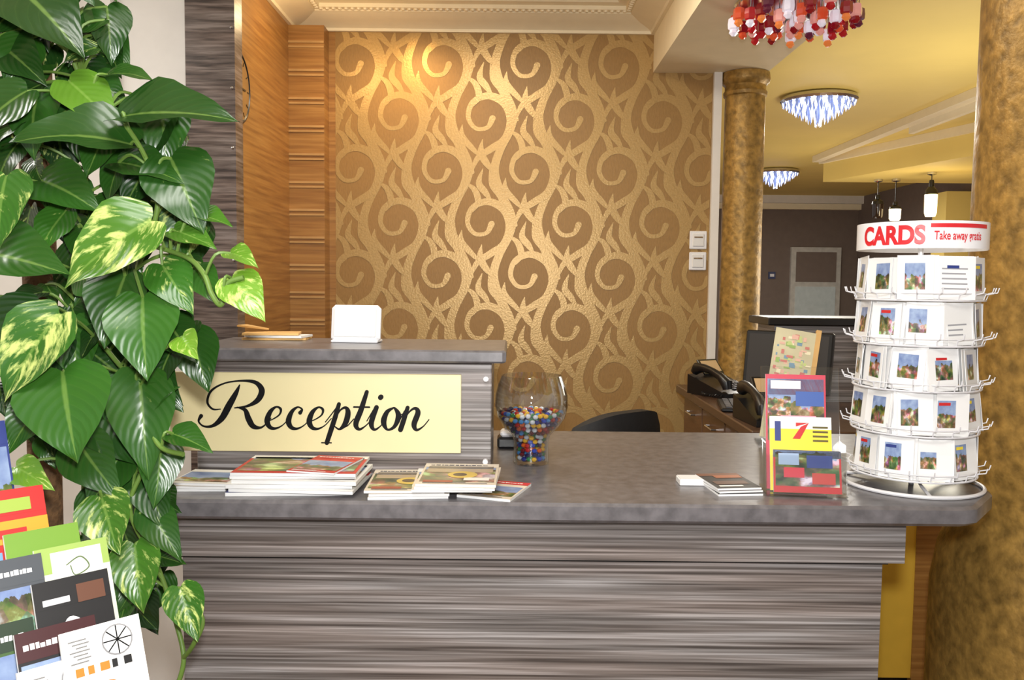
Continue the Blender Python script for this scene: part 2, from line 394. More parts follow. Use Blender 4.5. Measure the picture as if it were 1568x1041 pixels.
# ------------------------------------------------------------------ columns
b = MB(); b.lathe([(.13, 0), (.13, .1), (.105, .14), (.096, .2), (.091, 2.42), (.098, 2.425), (.1, 2.44), (.093, 2.45), (.093, 2.47), (.108, 2.485), (.112, 2.50), (.108, 2.528)], GOLDC, T(1.068, 4.0, 0), 40)
b.obj('gold_column')
b = MB(); b.lathe([(.38, 0), (.38, .12), (.355, .16), (.35, .8), (.335, .9), (.30, .99), (.295, 1.1), (.29, 2.45), (.31, 2.47), (.31, 2.528)], GOLDC, T(1.41, 2.02, 0), 64)
b.obj('gold_column')

# ------------------------------------------------------------------ reception counter
b = MB()
top = [(-.69, 1.6), (.87, 1.6), (.90, 1.612), (.99, 1.72), (1.0, 1.745), (1.0, 2.41), (-.69, 2.41)]
def slab(poly, z0, z1, mat, ch=.006):
    cx = sum(p[0] for p in poly)/len(poly); cy = sum(p[1] for p in poly)/len(poly)
    def ins(p):
        d = Vector((cx-p[0], cy-p[1])); return (p[0]+math.copysign(ch, d.x), p[1]+math.copysign(ch, d.y))
    q = [ins(p) for p in poly]; n = len(poly)
    v = [(x, y, z0) for x, y in q]+[(x, y, z0+ch) for x, y in poly]+[(x, y, z1-ch) for x, y in poly]+[(x, y, z1) for x, y in q]
    f = [list(range(n))[::-1], list(range(3*n, 4*n))]
    for l in range(3): f += [(l*n+i, l*n+(i+1) % n, (l+1)*n+(i+1) % n, (l+1)*n+i) for i in range(n)]
    b.add(v, f, mat)
slab(top, 1.093, 1.131, STONE)
b.box((-.66, 1.655, 1.003), (.785, 1.68, 1.093), ZEB); b.box((.76, 1.68, 1.003), (.785, 2.36, 1.093), ZEB)
b.box((-.66, 1.68, 0), (.752, 1.70, 1.0), ZEB); b.box((-.66, 1.70, 0), (-.64, 2.36, 1.093), ZEB); b.box((.732, 1.70, 0), (.752, 2.36, 1.093), ZEB)
b.box((-.64, 2.34, 0), (.732, 2.36, 1.093), DARKW); b.box((-.65, 1.69, 0), (.745, 1.72, .08), BLACK)
b.box((-.66, 1.672, .995), (.76, 1.69, 1.003), BLACK)
for x in (-.34, -.08, .22, .32, .55): b.sphere((x, 1.652, 1.09), .005, BLACK)
slab([(-.70, 1.775), (-.02, 1.775), (-.012, 1.782), (-.012, 2.125), (-.70, 2.125)], 1.382, 1.409, STONE, .004)
b.box((-.68, 1.82, 1.131), (-.043, 2.08, 1.382), ZEB, bev=.002)
for z in (1.165, 1.345): b.lathe([(.006, 0), (.006, .012), (.004, .014)], WHITE, T(-.055, 1.82, z) @ R(90, 'X'), 10)
b.obj('reception_counter', ang=30)

# sign
b = MB(); b.box((-.735, 1.812, 1.183), (-.108, 1.8195, 1.354), PLATE, bev=.001)
k = 1/718.
gc = [0]
def glyph(ox, strokes):
    for st in strokes:
        gc[0] += 1
        ribbon(b, [((ox+x-784+1)*k, 1.2335+y*k*1.08, w*k*1.04) for x, y, w in st], INK, Matrix(((1, 0, 0, 0), (0, 0, -1, 1.8118), (0, 1, 0, 0), (0, 0, 0, 1))), k=10, z=.00011*(gc[0] % 6))
Rg = [[(364, 62, 2), (358, 50, 7), (347, 32, 10), (336, 14, 9), (322, 3, 5), (308, 2, 3), (300, 9, 3), (304, 17, 6)],
      [(334, 27, 1.5), (322, 27, 3), (314, 37, 3.5), (320, 53, 3.5), (340, 64, 2.5), (366, 68, 3), (388, 66, 6), (398, 55, 9), (392, 41, 8), (376, 32, 4), (356, 29, 2)],
      [(360, 30, 2), (372, 26, 6), (377, 14, 9), (384, 3, 8), (396, 1, 3.5), (406, 8, 1.8), (412, 15, 1.2)]]
e_ = [[(0, 10, 1.6), (10, 13, 1.8), (21, 20, 2.5), (23, 28, 4), (16, 31, 3), (7, 24, 6.5), (2, 11, 8.5), (6, 2, 6.5), (15, 0, 3.5), (26, 5, 1.8), (36, 15, 1.6)]]
c_ = [[(20, 23, 6), (23, 28, 3), (16, 31, 2.8), (7, 24, 6), (2, 11, 8.5), (6, 2, 6.5), (15, 0, 3.5), (26, 5, 1.8), (36, 15, 1.6)]]
p_ = [[(-4, 10, 1.6), (6, 22, 1.8), (14, 32, 2)], [(17, 36, 6), (10, 14, 7.5), (-2, -20, 7)], [(-10, -20, 1.8), (5, -20, 1.8)], [(8, 8, 1.8), (18, 26, 2.4), (27, 31, 4.5), (31, 24, 8), (27, 9, 8), (18, 0, 3.5), (10, 4, 1.8)], [(20, 1, 2), (30, 5, 1.8), (40, 15, 1.6)]]
t_ = [[(24, 54, 6), (15, 28, 8), (7, 8, 8), (12, 0, 4.5), (22, 5, 2), (32, 15, 1.6)], [(4, 32, 2.6), (28, 32, 2.6)]]
i_ = [[(-2, 12, 1.6), (8, 28, 1.8)], [(13, 32, 7), (5, 10, 8), (9, 0, 4.5), (18, 4, 2), (28, 15, 1.6)], [(19, 46, 7.5), (20, 47, 7.5)]]
o_ = [[(15, 31, 3), (6, 25, 6.5), (1, 11, 8.5), (7, 0, 3.5), (18, 5, 5.5), (24, 20, 8.5), (18, 31, 3.5), (13, 30, 2)], [(20, 27, 1.8), (28, 22, 1.6), (36, 26, 1.6)]]
n_ = [[(-2, 12, 1.6), (6, 27, 1.8)], [(11, 32, 6), (5, 14, 7.5), (0, 0, 7.5)], [(1, 5, 1.8), (12, 24, 2.2), (22, 31, 4.5), (27, 25, 8), (21, 8, 8), (25, 0, 4.5), (35, 5, 2), (44, 15, 1.6)]]
glyph(0, Rg); glyph(404, e_); glyph(437, c_); glyph(469, e_); glyph(500, p_); glyph(536, t_); glyph(562, i_); glyph(585, o_); glyph(612, n_)
b.obj('reception_sign', ang=20)

# ------------------------------------------------------------------ shelf items
b = MB()
Mx = T(-.365, 1.97, 1.4095) @ R(-4, 'Z') @ R(-8, 'X')
b.box((-.058, -.005, 0.002), (.058, .02, .088), WHITE, Mx, bev=.008); b.box((-.05, -.008, .012), (.05, -.004, .078), PAPER, Mx, bev=.002)
b.box((-.055, -.01, 0), (.055, .045, .006), WHITE, T(-.365, 1.97, 1.4095) @ R(-4, 'Z'), bev=.002)
b.obj('card_display_stand')
b = MB()
KR = M('kraft_paper', C(214, 170, 104), .6)
for i, (x, y, r, s) in enumerate(((-.57, 2.06, 3, .15), (-.565, 2.055, -6, .14), (-.58, 2.05, 9, .13))):
    b.box((-s/2, -.04, i*.006), (s/2, .04, i*.006+.005), (KR, PAPER, KR)[i], T(x, y, 1.4095) @ R(r, 'Z'))
b.prism([(-.06, -.03), (.0, .03), (-.055, .03)], 0, .004, KR, T(-.6, 2.06, 1.43) @ R(10, 'Y'))
b.obj('envelope_stack', smooth=False)

# ------------------------------------------------------------------ printed matter
def cover(b, Mx, w, h, t, seed, base, band, pic=True, txt=True, pich=(.12, .68)):
    rr = random.Random(seed)
    b.box((0, 0, 0), (w, h, t), PAPER, Mx)
    z = t+.0004
    b.rect(0, 0, w, h, z, FLAT, Mx, base[:3])
    b.rect(0, h*.82, w, h, z+.0004, FLAT, Mx, band[:3])
    if pic: b.rect(w*.03, h*pich[0], w*.97, h*pich[1], z+.0004, PHOTO, Mx, (rr.random(), rr.random(), rr.random()))
    if txt:
        tc = (.9, .9, .9) if sum(band[:3]) < 1.2 else (.03, .03, .06)
        x = w*.08
        while x < w*.85:
            ww = w*rr.uniform(.03, .07); b.rect(x, h*.885, min(x+ww, w*.92), h*.885+h*rr.uniform(.025, .04), z+.0008, FLAT, Mx, tc); x += ww*1.25
        tc2 = (.9, .9, .9) if sum(base[:3]) < 1.2 else (.05, .05, .08)
        for j in range(2): b.rect(w*.08, h*(.03+.04*j), w*rr.uniform(.5, .9), h*(.045+.04*j), z+.0008, FLAT, Mx, tc2)
Wc = C(236, 234, 230); rd = C(190, 34, 34); bl = C(36, 52, 120); gr = C(110, 150, 50); yl = C(236, 212, 56); bk = C(22, 22, 25); tn = C(214, 200, 180)
CT = 1.1312
b = MB(); z = CT
for i, (x, y, r, t, bs, bd) in enumerate((( -.555, 1.628, 4, .007, bl, bl), (-.55, 1.632, -3, .006, Wc, rd), (-.555, 1.63, 2, .008, Wc, bl), (-.545, 1.635, -2, .007, Wc, Wc), (-.55, 1.64, 3, .006, Wc, rd), (-.548, 1.637, 0, .006, rd, Wc))):
    cover(b, T(x, y, z) @ R(r, 'Z'), .245, .165, t, i+1, bs, bd, pich=(.1, .9), txt=False); z += t+.0009
cover(b, T(-.44, 1.645, z) @ R(-12, 'Z'), .10, .15, .003, 55, rd, rd)
b.obj('magazine_stack', smooth=False)
b = MB()
for i, (x, y, r, bs, bd, z) in enumerate(((-.275, 1.612, 6, tn, Wc, 0), (-.273, 1.612, 4, tn, C(220, 205, 180), .006), (-.283, 1.615, 2, tn, C(230, 220, 205), .012), (-.19, 1.605, 2, tn, Wc, 0.0175), (-.185, 1.607, -3, tn, C(228, 215, 195), .023), (-.183, 1.609, -1, tn, C(226, 215, 200), .028))):
    Mm = T(x, y, CT+z) @ R(r, 'Z')
    cover(b, Mm, .155, .185, .005, i+21, bs, bd, pich=(.1, .8))
    if i in (2, 5):
        b.rect(.01, .10, .145, .135, .0062, FLAT, Mm, C(170, 150, 124)[:3]); b.lathe([(.030, .0063), (.026, .0068)], M('print_gold%d' % i, C(206, 176, 84)), Mm @ T(.085, .08, 0), 24)
        b.lathe([(.014, .0069), (.012, .0072)], M('print_dark%d' % i, C(90, 70, 50)), Mm @ T(.08, .078, 0), 20); b.rect(.01, .137, .145, .155, .0064, FLAT, Mm, C(120, 110, 100)[:3]); b.rect(.012, .012, .07, .03, .0064, FLAT, Mm, C(150, 60, 40)[:3]); b.rect(.09, .03, .14, .055, .0064, FLAT, Mm, C(230, 225, 215)[:3])
cover(b, T(-.105, 1.64, CT+.0) @ R(-18, 'Z'), .11, .14, .005, 31, tn, rd)
b.obj('travel_magazines', smooth=False)
b = MB()
for i, (x, y, r, bs) in enumerate(((-.685, 1.66, 3, Wc), (-.682, 1.662, -2, tn), (-.68, 1.665, -4, Wc))):
    cover(b, T(x, y, CT+i*.006) @ R(r, 'Z'), .118, .12, .005, i+41, bs, Wc, pich=(.1, .8), txt=False)
b.obj('leaflet_pile', smooth=False)
b = MB(); b.box((.355, 1.755, CT), (.428, 1.80, CT+.012), PAPER, bev=.001); b.box((.357, 1.757, CT+.012), (.426, 1.798, CT+.0135), WHITE); b.obj('notepad', smooth=False)
b = MB()
for i, (x, y, r, bs, bd) in enumerate(((.415, 1.668, 6, bk, C(120, 70, 40)), (.418, 1.671, 10, C(60, 40, 30), bk), (.415, 1.675, 8, bk, C(110, 66, 40)))):
    Mm = T(x, y, CT+i*.005) @ R(r, 'Z')
    cover(b, Mm, .092, .13, .004, i+61, bs, bd, pic=False, txt=False)
    if i == 2:
        b.rect(.03, .085, .088, .11, .0050, FLAT, Mm, C(156, 88, 44)[:3]); b.rect(.01, .03, .08, .06, .0050, FLAT, Mm, C(90, 60, 44)[:3]); b.rect(.01, .012, .06, .022, .0050, FLAT, Mm, Wc[:3])
b.obj('booklet_pile', smooth=False)
# acrylic brochure holder
b = MB(); base = T(.516, 1.675, CT+.002) @ R(-7, 'Z')
b.box((-.004, -.003, 0), (.154, .09, .003), ACRYL, base)
b.box((-.004, 0, -.004), (.154, .255, -.0015), ACRYL, base @ T(0, .055, 0) @ R(78, 'X'))
m1 = base @ T(.002, .04, .004) @ R(78, 'X')
cover(b, m1, .12, .235, .004, 71, C(190, 60, 80), C(190, 60, 80), pich=(.42, .96), txt=False)
b.rect(.004, .15, .05, .19, .0056, PHOTO, m1, (.9, .2, .5)); b.rect(.06, .17, .116, .20, .0056, FLAT, m1, C(60, 90, 160)[:3]); b.rect(.03, .135, .1, .15, .0058, FLAT, m1, C(226, 150, 170)[:3]); b.rect(.01, .205, .07, .222, .0058, FLAT, m1, C(235, 225, 225)[:3])
m2 = base @ T(.008, .027, .004) @ R(76, 'X')
cover(b, m2, .122, .15, .004, 72, yl, yl, pic=False, txt=False)
b.rect(.0, .125, .122, .15, .0053, FLAT, m2, Wc[:3]); b.rect(.01, .10, .022, .14, .0056, FLAT, m2, bl[:3])
b.add([(.045, .105, .0056), (.062, .13, .0056), (.052, .13, .0056), (.052, .138, .0056), (.078, .138, .0056), (.06, .105, .0056)], [(0, 1, 5), (1, 4, 5), (2, 4, 3)], FLAT, m2, rd[:3])
for j in range(4): b.rect(.085, .10+.009*j, .115, .104+.009*j, .0056, FLAT, m2, C(90, 80, 30)[:3])
m3 = base @ T(.012, .012, .004) @ R(75, 'X')
cover(b, m3, .132, .085, .004, 74, rd, C(80, 80, 90), pich=(.15, .98), txt=False)
for j, (x0, y0, x1, y1, c3) in enumerate(((.02, .03, .06, .05, C(200, 40, 60)), (.065, .05, .115, .075, C(40, 60, 130)), (.01, .055, .05, .078, C(150, 170, 200)), (.075, .018, .12, .04, C(190, 60, 50)))): b.rect(x0, y0, x1, y1, .0056+.0001*j, FLAT, m3, c3[:3])
b.box((-.002, 0, .005), (.152, .08, .0065), ACRYL, base @ T(0, .005, .0) @ R(75, 'X'))
for x in (-.004, .152): b.prism([(0, 0), (.09, 0), (.075, .10), (.03, .10)], 0, .002, ACRYL, base @ T(x, 0, 0) @ R(90, 'Z') @ R(90, 'X'))
b.obj('brochure_holder', smooth=False)
# standing map pamphlet behind
b = MB(); base = T(.70, 2.2, CT+.002) @ R(-8, 'Z')
b.box((-.05, 0, 0), (.07, .09, .004), ACRYL, base)
pm = base @ T(0, .03, .012) @ R(76, 'X') @ R(-9, 'Z')
b.box((-.045, 0, 0), (.06, .30, .004), M('map_paper', C(205, 196, 160), .5), pm); b.box((.06, 0.02, -.01), (.073, .31, .004), KR, pm)
for i in range(110):
    rr = random.Random(i); cc = rr.choice([C(190, 204, 130), C(226, 180, 160), C(150, 180, 100), C(235, 225, 190), C(200, 120, 110), C(120, 150, 170)])
    x = rr.uniform(-.04, .05); y = rr.uniform(.02, .275); b.rect(x, y, min(x+rr.uniform(.003, .018), .057), y+rr.uniform(.003, .014), .0045+.00003*i, FLAT, pm, cc[:3])
b.obj('pamphlet_holder', smooth=False)

# ------------------------------------------------------------------ postcard spinner rack
cx, cy = .858, 1.795
rk = empty('postcard_spinner_rack', (cx, cy, CT))
b = MB(); c0 = T(cx, cy, CT)
ring = lambda r, z, n=48: [(r*math.cos(2*math.pi*i/n), r*math.sin(2*math.pi*i/n), z) for i in range(n)]
b.tube(ring(.138, .004), .004, WIRE, 8, c0, True)
for a in (-100, 20, 140): b.tube([(0, 0, .03), (.07*math.cos(math.radians(a)), .07*math.sin(math.radians(a)), .012), (.138*math.cos(math.radians(a)), .138*math.sin(math.radians(a)), .004)], .0035, WIRE, 6, c0)
b.tube([(0, 0, .0), (0, 0, .555)], .0055, WIRE, 8, c0)
NP = 10; RP = .114
tz = [.030, .121, .212, .303, .394]
for z in tz:
    b.tube(ring(RP+.010, z), .0022, WIRE, 6, c0, True); b.tube(ring(RP+.012, z+.014), .0014, WIRE, 6, c0, True); b.tube(ring(RP-.012, z+.07), .0015, WIRE, 6, c0, True)
    for i in range(NP*2):
        a = 2*math.pi*(i+.5)/(NP*2)
        ca, sa = math.cos(a), math.sin(a)
        b.tube([((RP-.012)*ca, (RP-.012)*sa, z+.07), ((RP-.01)*ca, (RP-.01)*sa, z), ((RP+.010)*ca, (RP+.010)*sa, z), ((RP+.014)*ca, (RP+.014)*sa, z+.012), ((RP+.030)*ca, (RP+.030)*sa, z+.016), ((RP+.033)*ca, (RP+.033)*sa, z+.026)], .0014, WIRE, 5, c0)
    for i in range(4):
        a = math.pi/4+i*math.pi/2; b.tube([(0, 0, z), ((RP)*math.cos(a), RP*math.sin(a), z)], .002, WIRE, 5, c0)
b.obj('wire_frame', parent=rk)
b = MB(); b.lathe([(.126, .497), (.126, .551), (.124, .551), (.124, .497), (.126, .497)], WHITE, c0, 64, caps=False)
for i in range(3):
    a = 2*math.pi*i/3+.3; b.tube([(0, 0, .52), (.125*math.cos(a), .125*math.sin(a), .52)], .002, WIRE, 5, c0)
def wraptext(body, size, a0, z, mat, bold=0, r=.1268, sx=1):
    cu = bpy.data.curves.new('t', 'FONT'); cu.body = body; cu.size = size; cu.offset = bold
    o = bpy.data.objects.new('t', cu); scene.collection.objects.link(o)
    dg = bpy.context.evaluated_depsgraph_get(); me = o.evaluated_get(dg).to_mesh()
    vs = [v.co.copy() for v in me.vertices]; fs = [list(p.vertices) for p in me.polygons]
    out = []
    for v in vs:
        a = math.radians(a0)+v.x*sx/r; out.append((r*math.cos(a), r*math.sin(a), z+v.y))
    b.add(out, fs, mat, c0)
    w = max(v.x for v in vs)*sx/r; bpy.data.objects.remove(o); return math.degrees(w)
for k3 in range(2):
    a = -173+k3*180
    w = wraptext('CARDS', .050, a, .5065, REDI, .0022, sx=.84)
    rr0 = math.radians(a+w+4)
    wraptext('Take away gratis', .024, a+w+7, .514, REDI, .0004, sx=.64, r=.1271)
    n = 16
    for zz in (.5375,):
        v = []
        for i in range(n+1):
            an = rr0+math.radians(60)*i/n
            v += [(.1267*math.cos(an), .1267*math.sin(an), zz), (.1267*math.cos(an), .1267*math.sin(an), zz+.008)]
        b.add(v, [(2*i, 2*i+2, 2*i+3, 2*i+1) for i in range(n)], REDI, c0)
b.obj('header_drum', parent=rk)
b = MB()
for ti, z in enumerate(tz):
    for i in range(NP):
        a = 2*math.pi*i/NP-math.pi/2+(.12 if ti % 2 else -.06)+.05*ti
        yaw = random.Random(ti*10+i+3).uniform(-14, 14)
        for kk in range(4):
            rr = random.Random(ti*100+i*10+kk); off = (kk-1.5)*.004
            Mx = c0 @ Matrix.Rotation(a, 4, 'Z') @ T(RP-.004+off, 0, z+.002) @ R(90+yaw, 'Z') @ R(90+rr.uniform(-3, 3)-4, 'X') @ R(rr.uniform(-2.5, 2.5), 'Z')
            w = .072 if kk < 3 else .067; hh = .085+rr.uniform(-.004, .003)
            sh = rr.uniform(-.006, .006)
            b.box((-w/2+sh, 0, 0), (w/2+sh, hh, .0012), PAPER, Mx)
            if kk == 3:
                typ = rr.random()
                px0 = rr.uniform(-.03, -.014); pw = rr.uniform(.030, .042)
                if typ < .85: b.rect(px0, .016+rr.uniform(0, .01), px0+pw, .072, .0016, PHOTO, Mx, (rr.random()*.45, rr.random(), rr.random()))
                else:
                    for j in range(5): b.rect(-.026, .02+.01*j, rr.uniform(0, .026), .023+.01*j, .0016, FLAT, Mx, C(150, 150, 155)[:3])
                if rr.random() < .4: b.rect(px0+.002, .062, px0+pw*.7, .068, .002, FLAT, Mx, rr.choice([rd, yl, bl])[:3])
b.obj('postcards', smooth=False, parent=rk)

# ------------------------------------------------------------------ glass bowl with sweets
b = MB()
gp = [(.040, 0), (.042, .004), (.041, .02), (.040, .05), (.045, .068), (.062, .085), (.078, .108), (.085, .135), (.084, .16), (.078, .185), (.070, .207)]
b.lathe(gp+[(.068, .207), (.076, .185), (.082, .16), (.083, .135), (.076, .11), (.060, .088), (.042, .07), (.037, .052), (.037, .01)], GLASS, T(.047, 1.965, CT), 40)
bowl = b.obj('glass_bowl')
def rad(z):
    for (r0, z0), (r1, z1) in zip(gp, gp[1:]):
        if z0 <= z <= z1: return r0+(r1-r0)*(z-z0)/(z1-z0+1e-9)
    return .04
b = MB(); MARB = attr_mat('glass_pebbles', .08, 0, 1)
pal = [C(170, 20, 24), C(24, 60, 170), C(20, 110, 60), C(220, 170, 30), C(200, 205, 215), C(210, 90, 24), C(14, 20, 70), C(60, 130, 190), C(100, 20, 30), C(20, 40, 120)]
z = .014
while z < .126:
    r = rad(z)-.012
    for q in (1, .62, .25):
        n = max(1, int(2*math.pi*r*q/.013))
        for i in range(n):
            a = 2*math.pi*(i+random.random()*.4)/n
            b.sphere((.047+r*q*math.cos(a), 1.965+r*q*math.sin(a), CT+z+random.uniform(-.002, .002)), .0066, MARB, 8, 5, (1, 1, .85), random.choice(pal)[:3])
    z += .0105
o = b.obj('sweets'); o.parent = bowl; o.location = o.location-bowl.location
b = MB(); b.box((-.03, -.03, 0), (.03, .03, .03), BLACK, T(-.005, 2.16, CT), bev=.006); b.box((-.022, -.028, .03), (.022, .022, .045), WHITE, T(-.005, 2.16, CT), bev=.005)
b.lathe([(.012, 0), (.012, .012)], CHROME, T(-.005, 2.16, CT+.045), 14); b.obj('stamp_pad')

# ------------------------------------------------------------------ side counter + items
b = MB()
b.box((.75, 2.62, 1.065), (1.5, 3.85, 1.10), DARKW, bev=.004)
b.box((.79, 2.67, .3), (1.48, 3.83, 1.065), DARKW); b.box((.80, 2.69, 0), (1.47, 3.82, .3), BLACK)
b.box((.79, 2.65, .3), (1.29, 2.67, 1.065), YELLOW2); b.box((1.29, 2.645, 0), (1.38, 2.67, 1.065), WOOD); b.box((1.38, 2.64, 0), (1.48, 2.67, 1.065), ZEB)
DF = M('drawer_front', C(104, 76, 54), .35, stretch=(2, 2, 40), amt=.2)
for i in range(3):
    y0 = 2.72+i*.37
    for j, (z0, z1) in enumerate(((.82, 1.05), (.56, .8), (.32, .54))):
        b.box((.782, y0, z0), (.79, y0+.35, z1), DF, bev=.002)
        b.tube([(.782, y0+.12, z1-.05), (.765, y0+.12, z1-.05), (.765, y0+.23, z1-.05), (.782, y0+.23, z1-.05)], .004, CHROME)
b.obj('side_counter', ang=30)
b = MB()
b.box((1.02, 3.3, 1.101), (1.5, 3.38, 1.40), ZEB); b.box((.985, 3.26, 1.40), (1.5, 3.54, 1.43), BLACK, bev=.004)
b.box((1.02, 3.38, 1.101), (1.06, 3.52, 1.40), ZEB)
b.obj('raised_desk_screen', ang=30)

PK = M('phone_key', C(70, 70, 75))
def phone(x, y, rz, name, cord=1):
    b = MB(); Mx = T(x, y, 1.1015) @ R(rz, 'Z')
    b.add([(-.09, -.11, 0), (.09, -.11, 0), (.09, .11, 0), (-.09, .11, 0), (-.09, -.11, .02), (.09, -.11, .02), (.09, .11, .08), (-.09, .11, .08)],
          [(0, 3, 2, 1), (4, 5, 6, 7), (0, 1, 5, 4), (1, 2, 6, 5), (2, 3, 7, 6), (3, 0, 4, 7)], BLACK, Mx)
    tp = Mx @ T(0, 0, .05) @ R(15.3, 'X')
    for i in range(4):
        for j in range(4): b.box((-.01+i*.022, -.08+j*.02, .001), (.006+i*.022, -.067+j*.02, .005), PK, tp, bev=.001)
    dsp = Mx @ T(.03, .085, .075) @ R(48, 'X')
    b.box((-.055, -.005, 0), (.055, .075, .01), BLACK, dsp, bev=.003); b.rect(-.045, .008, .045, .065, .0112, FLAT, dsp, C(200, 170, 130)[:3])
    hs = Mx @ T(-.065, 0, .058) @ R(15.3, 'X')
    b.tube([(0, -.1, .005), (0, -.09, .025), (0, -.05, .04), (0, 0, .045), (0, .05, .04), (0, .09, .025), (0, .1, .005)], [.018, .024, .017, .014, .017, .024, .018], BLACK, 12, hs)
    if cord:
        pts = [(-.09-.03*math.sin(i*.05)+.004*math.cos(i*1.3), -.1+.002*i, .012+.004*math.sin(i*1.3)) for i in range(60)]
        b.tube(pts, .0022, BLACK, 5, Mx)
    b.obj(name)
phone(.868, 3.48, 30, 'desk_phone'); phone(.862, 2.80, 5, 'desk_phone', 0)
b = MB(); kb = T(.83, 3.12, 1.1015) @ R(80, 'Z')
b.box((-.13, -.06, 0), (.13, .06, .014), BLACK, kb, bev=.004)
for i in range(12):
    for j in range(4): b.box((-.12+i*.02, -.05+j*.024, .014), (-.104+i*.02, -.03+j*.024, .018), PK, kb)
b.obj('computer_keyboard')
b = MB(); Mx = T(1.0, 3.1, 1.1015) @ R(-40, 'Z')
b.box((-.08, -.05, 0), (.08, .07, .012), BLACK, Mx, bev=.004); b.box((-.02, .0, .01), (.02, .02, .12), BLACK, Mx)
b.box((-.165, -.01, .06), (.165, .012, .285), BLACK, Mx @ R(-8, 'X'), bev=.005); b.rect(-.15, .075, .15, .272, .0, FLAT, Mx @ R(-8, 'X') @ T(0, -.0105, 0) @ R(90, 'X'), C(48, 45, 44)[:3])
b.obj('computer_monitor')
b = MB()
for z in (1.762, 1.664):
    b.box((.825, 3.988, z-.042), (.905, 3.9965, z+.042), WHITE, bev=.003); b.box((.838, 3.983, z-.03), (.892, 3.989, z+.03), PAPER, bev=.003); b.box((.845, 3.981, z+.010), (.885, 3.984, z+.016), CHROME)
b.obj('light_switch')
# clock
b = MB(); Mx = T(-1.018, 3.10, 2.245) @ R(90, 'Y')
b.lathe([(.128, 0), (.135, .004), (.137, .02), (.13, .03), (.122, .032), (.118, .028)], BLACK, Mx, 48); b.lathe([(.118, .0285), (.001, .0286)], M('clock_face', C(150, 110, 60), .4), Mx, 48, caps=False)
b.box((-.003, -.003, .030), (.003, .07, .032), BLACK, Mx); b.box((-.003, -.003, .030), (.05, .003, .032), BLACK, Mx)
for i in range(12):
    b.box((-.002, .095, .029), (.002, .112, .0305), BLACK, Mx @ R(30*i, 'Z'))
b.obj('wall_clock')
# office chair
b = MB(); FAB = M('chair_fabric', C(24, 24, 27), .7, ns=80, amt=.2)
nx, nz = 14, 8; v = []; f = []
for side in (0, 1):
    for j in range(nz+1):
        for i in range(nx+1):
            s_ = i/nx*2-1; t_v = j/nz
            w = .215*(1-.12*abs(t_v*2-1)**3); zt = .72+.40*t_v - (.05*s_*s_*abs(s_) if j > nz-3 else 0)*(1 if j == nz else .5)
            v.append((s_*w, .06*(1-s_*s_)*1.0+side*.045*(1-abs(s_)**6*.7), zt))
n1 = (nx+1)*(nz+1)
for j in range(nz):
    for i in range(nx):
        a = j*(nx+1)+i; f.append((a, a+1, a+nx+2, a+nx+1)); a += n1; f.append((a, a+nx+1, a+nx+2, a+1))
for i in range(nx):
    f.append((i, i+n1, i+1+n1, i+1)); a = nz*(nx+1)+i; f.append((a, a+1, a+1+n1, a+n1))
for j in range(nz):
    a = j*(nx+1); f.append((a, a+nx+1, a+nx+1+n1, a+n1)); a += nx; f.append((a, a+n1, a+nx+1+n1, a+nx+1))
Mx = T(.35, 2.86, .012) @ R(180, 'Z') @ R(38, 'Z')
b.add(v, f, FAB, Mx)
b.box((-.24, -.46, .43), (.24, .0, .51), FAB, Mx, bev=.03); b.tube([(0, .1, .8), (0, .12, .55), (0, .05, .42), (0, -.15, .41)], .018, BLACK, 8, Mx)
b.tube([(0, -.22, .43), (0, -.22, .1)], .025, CHROME, 12, Mx)
for i in range(5):
    a = math.radians(72*i+18); p = (.28*math.cos(a), -.22+.28*math.sin(a))
    b.tube([(0, -.22, .12), (p[0], p[1], .07)], [.024, .015], BLACK, 8, Mx); b.sphere((p[0], p[1], .019), .03, BLACK, 10, 6, (.6, 1, 1), Mx=Mx)
for sx in (-1, 1):
    b.tube([(sx*.22, -.1, .47), (sx*.28, -.1, .5), (sx*.28, -.1, .68)], .012, BLACK, 8, Mx); b.box((sx*.28-.03, -.3, .68), (sx*.28+.03, -.02, .71), BLACK, Mx, bev=.01)
b.obj('office_chair')

# ------------------------------------------------------------------ lamps
CRY = M('crystal_lit', C(225, 232, 255), .1, emis=C(225, 232, 255), es=1.8); CRY2 = M('crystal_clear', C(120, 135, 180), .08, emis=C(130, 145, 195), es=.5)
def crystal_lamp(x, y):
    b = MB(); Mx = T(x, y, 2.849)
    b.lathe([(.22, 0), (.25, -.01), (.255, -.03), (.24, -.045), (.1, -.04)], CHROME, Mx, 40)
    for ri, (r, zl, n) in enumerate(((.235, .04, 40), (.195, .07, 34), (.155, .10, 28), (.11, .13, 20), (.065, .158, 12), (.02, .18, 5))):
        for i in range(n):
            a = 2*math.pi*(i+.5*(ri % 2))/n; x0, y0 = r*math.cos(a), r*math.sin(a); w = .013
            m = CRY if (i+ri) % 2 else CRY2
            b.add([(x0, y0, -.03), (x0+w, y0, -zl*.75), (x0, y0+w, -zl*.75), (x0-w, y0, -zl*.75), (x0, y0-w, -zl*.75), (x0, y0, -zl-.03)],
                  [(0, 2, 1), (0, 3, 2), (0, 4, 3), (0, 1, 4), (5, 1, 2), (5, 2, 3), (5, 3, 4), (5, 4, 1)], m, Mx)
    b.obj('crystal_ceiling_lamp', smooth=False)
crystal_lamp(2.08, 5.9); crystal_lamp(2.93, 9.6)
b = MB(); Mx = T(.965, 3.0, 2.529)
b.lathe([(.20, 0), (.205, -.006), (.20, -.012), (.02, -.014)], CHROME, Mx, 40)
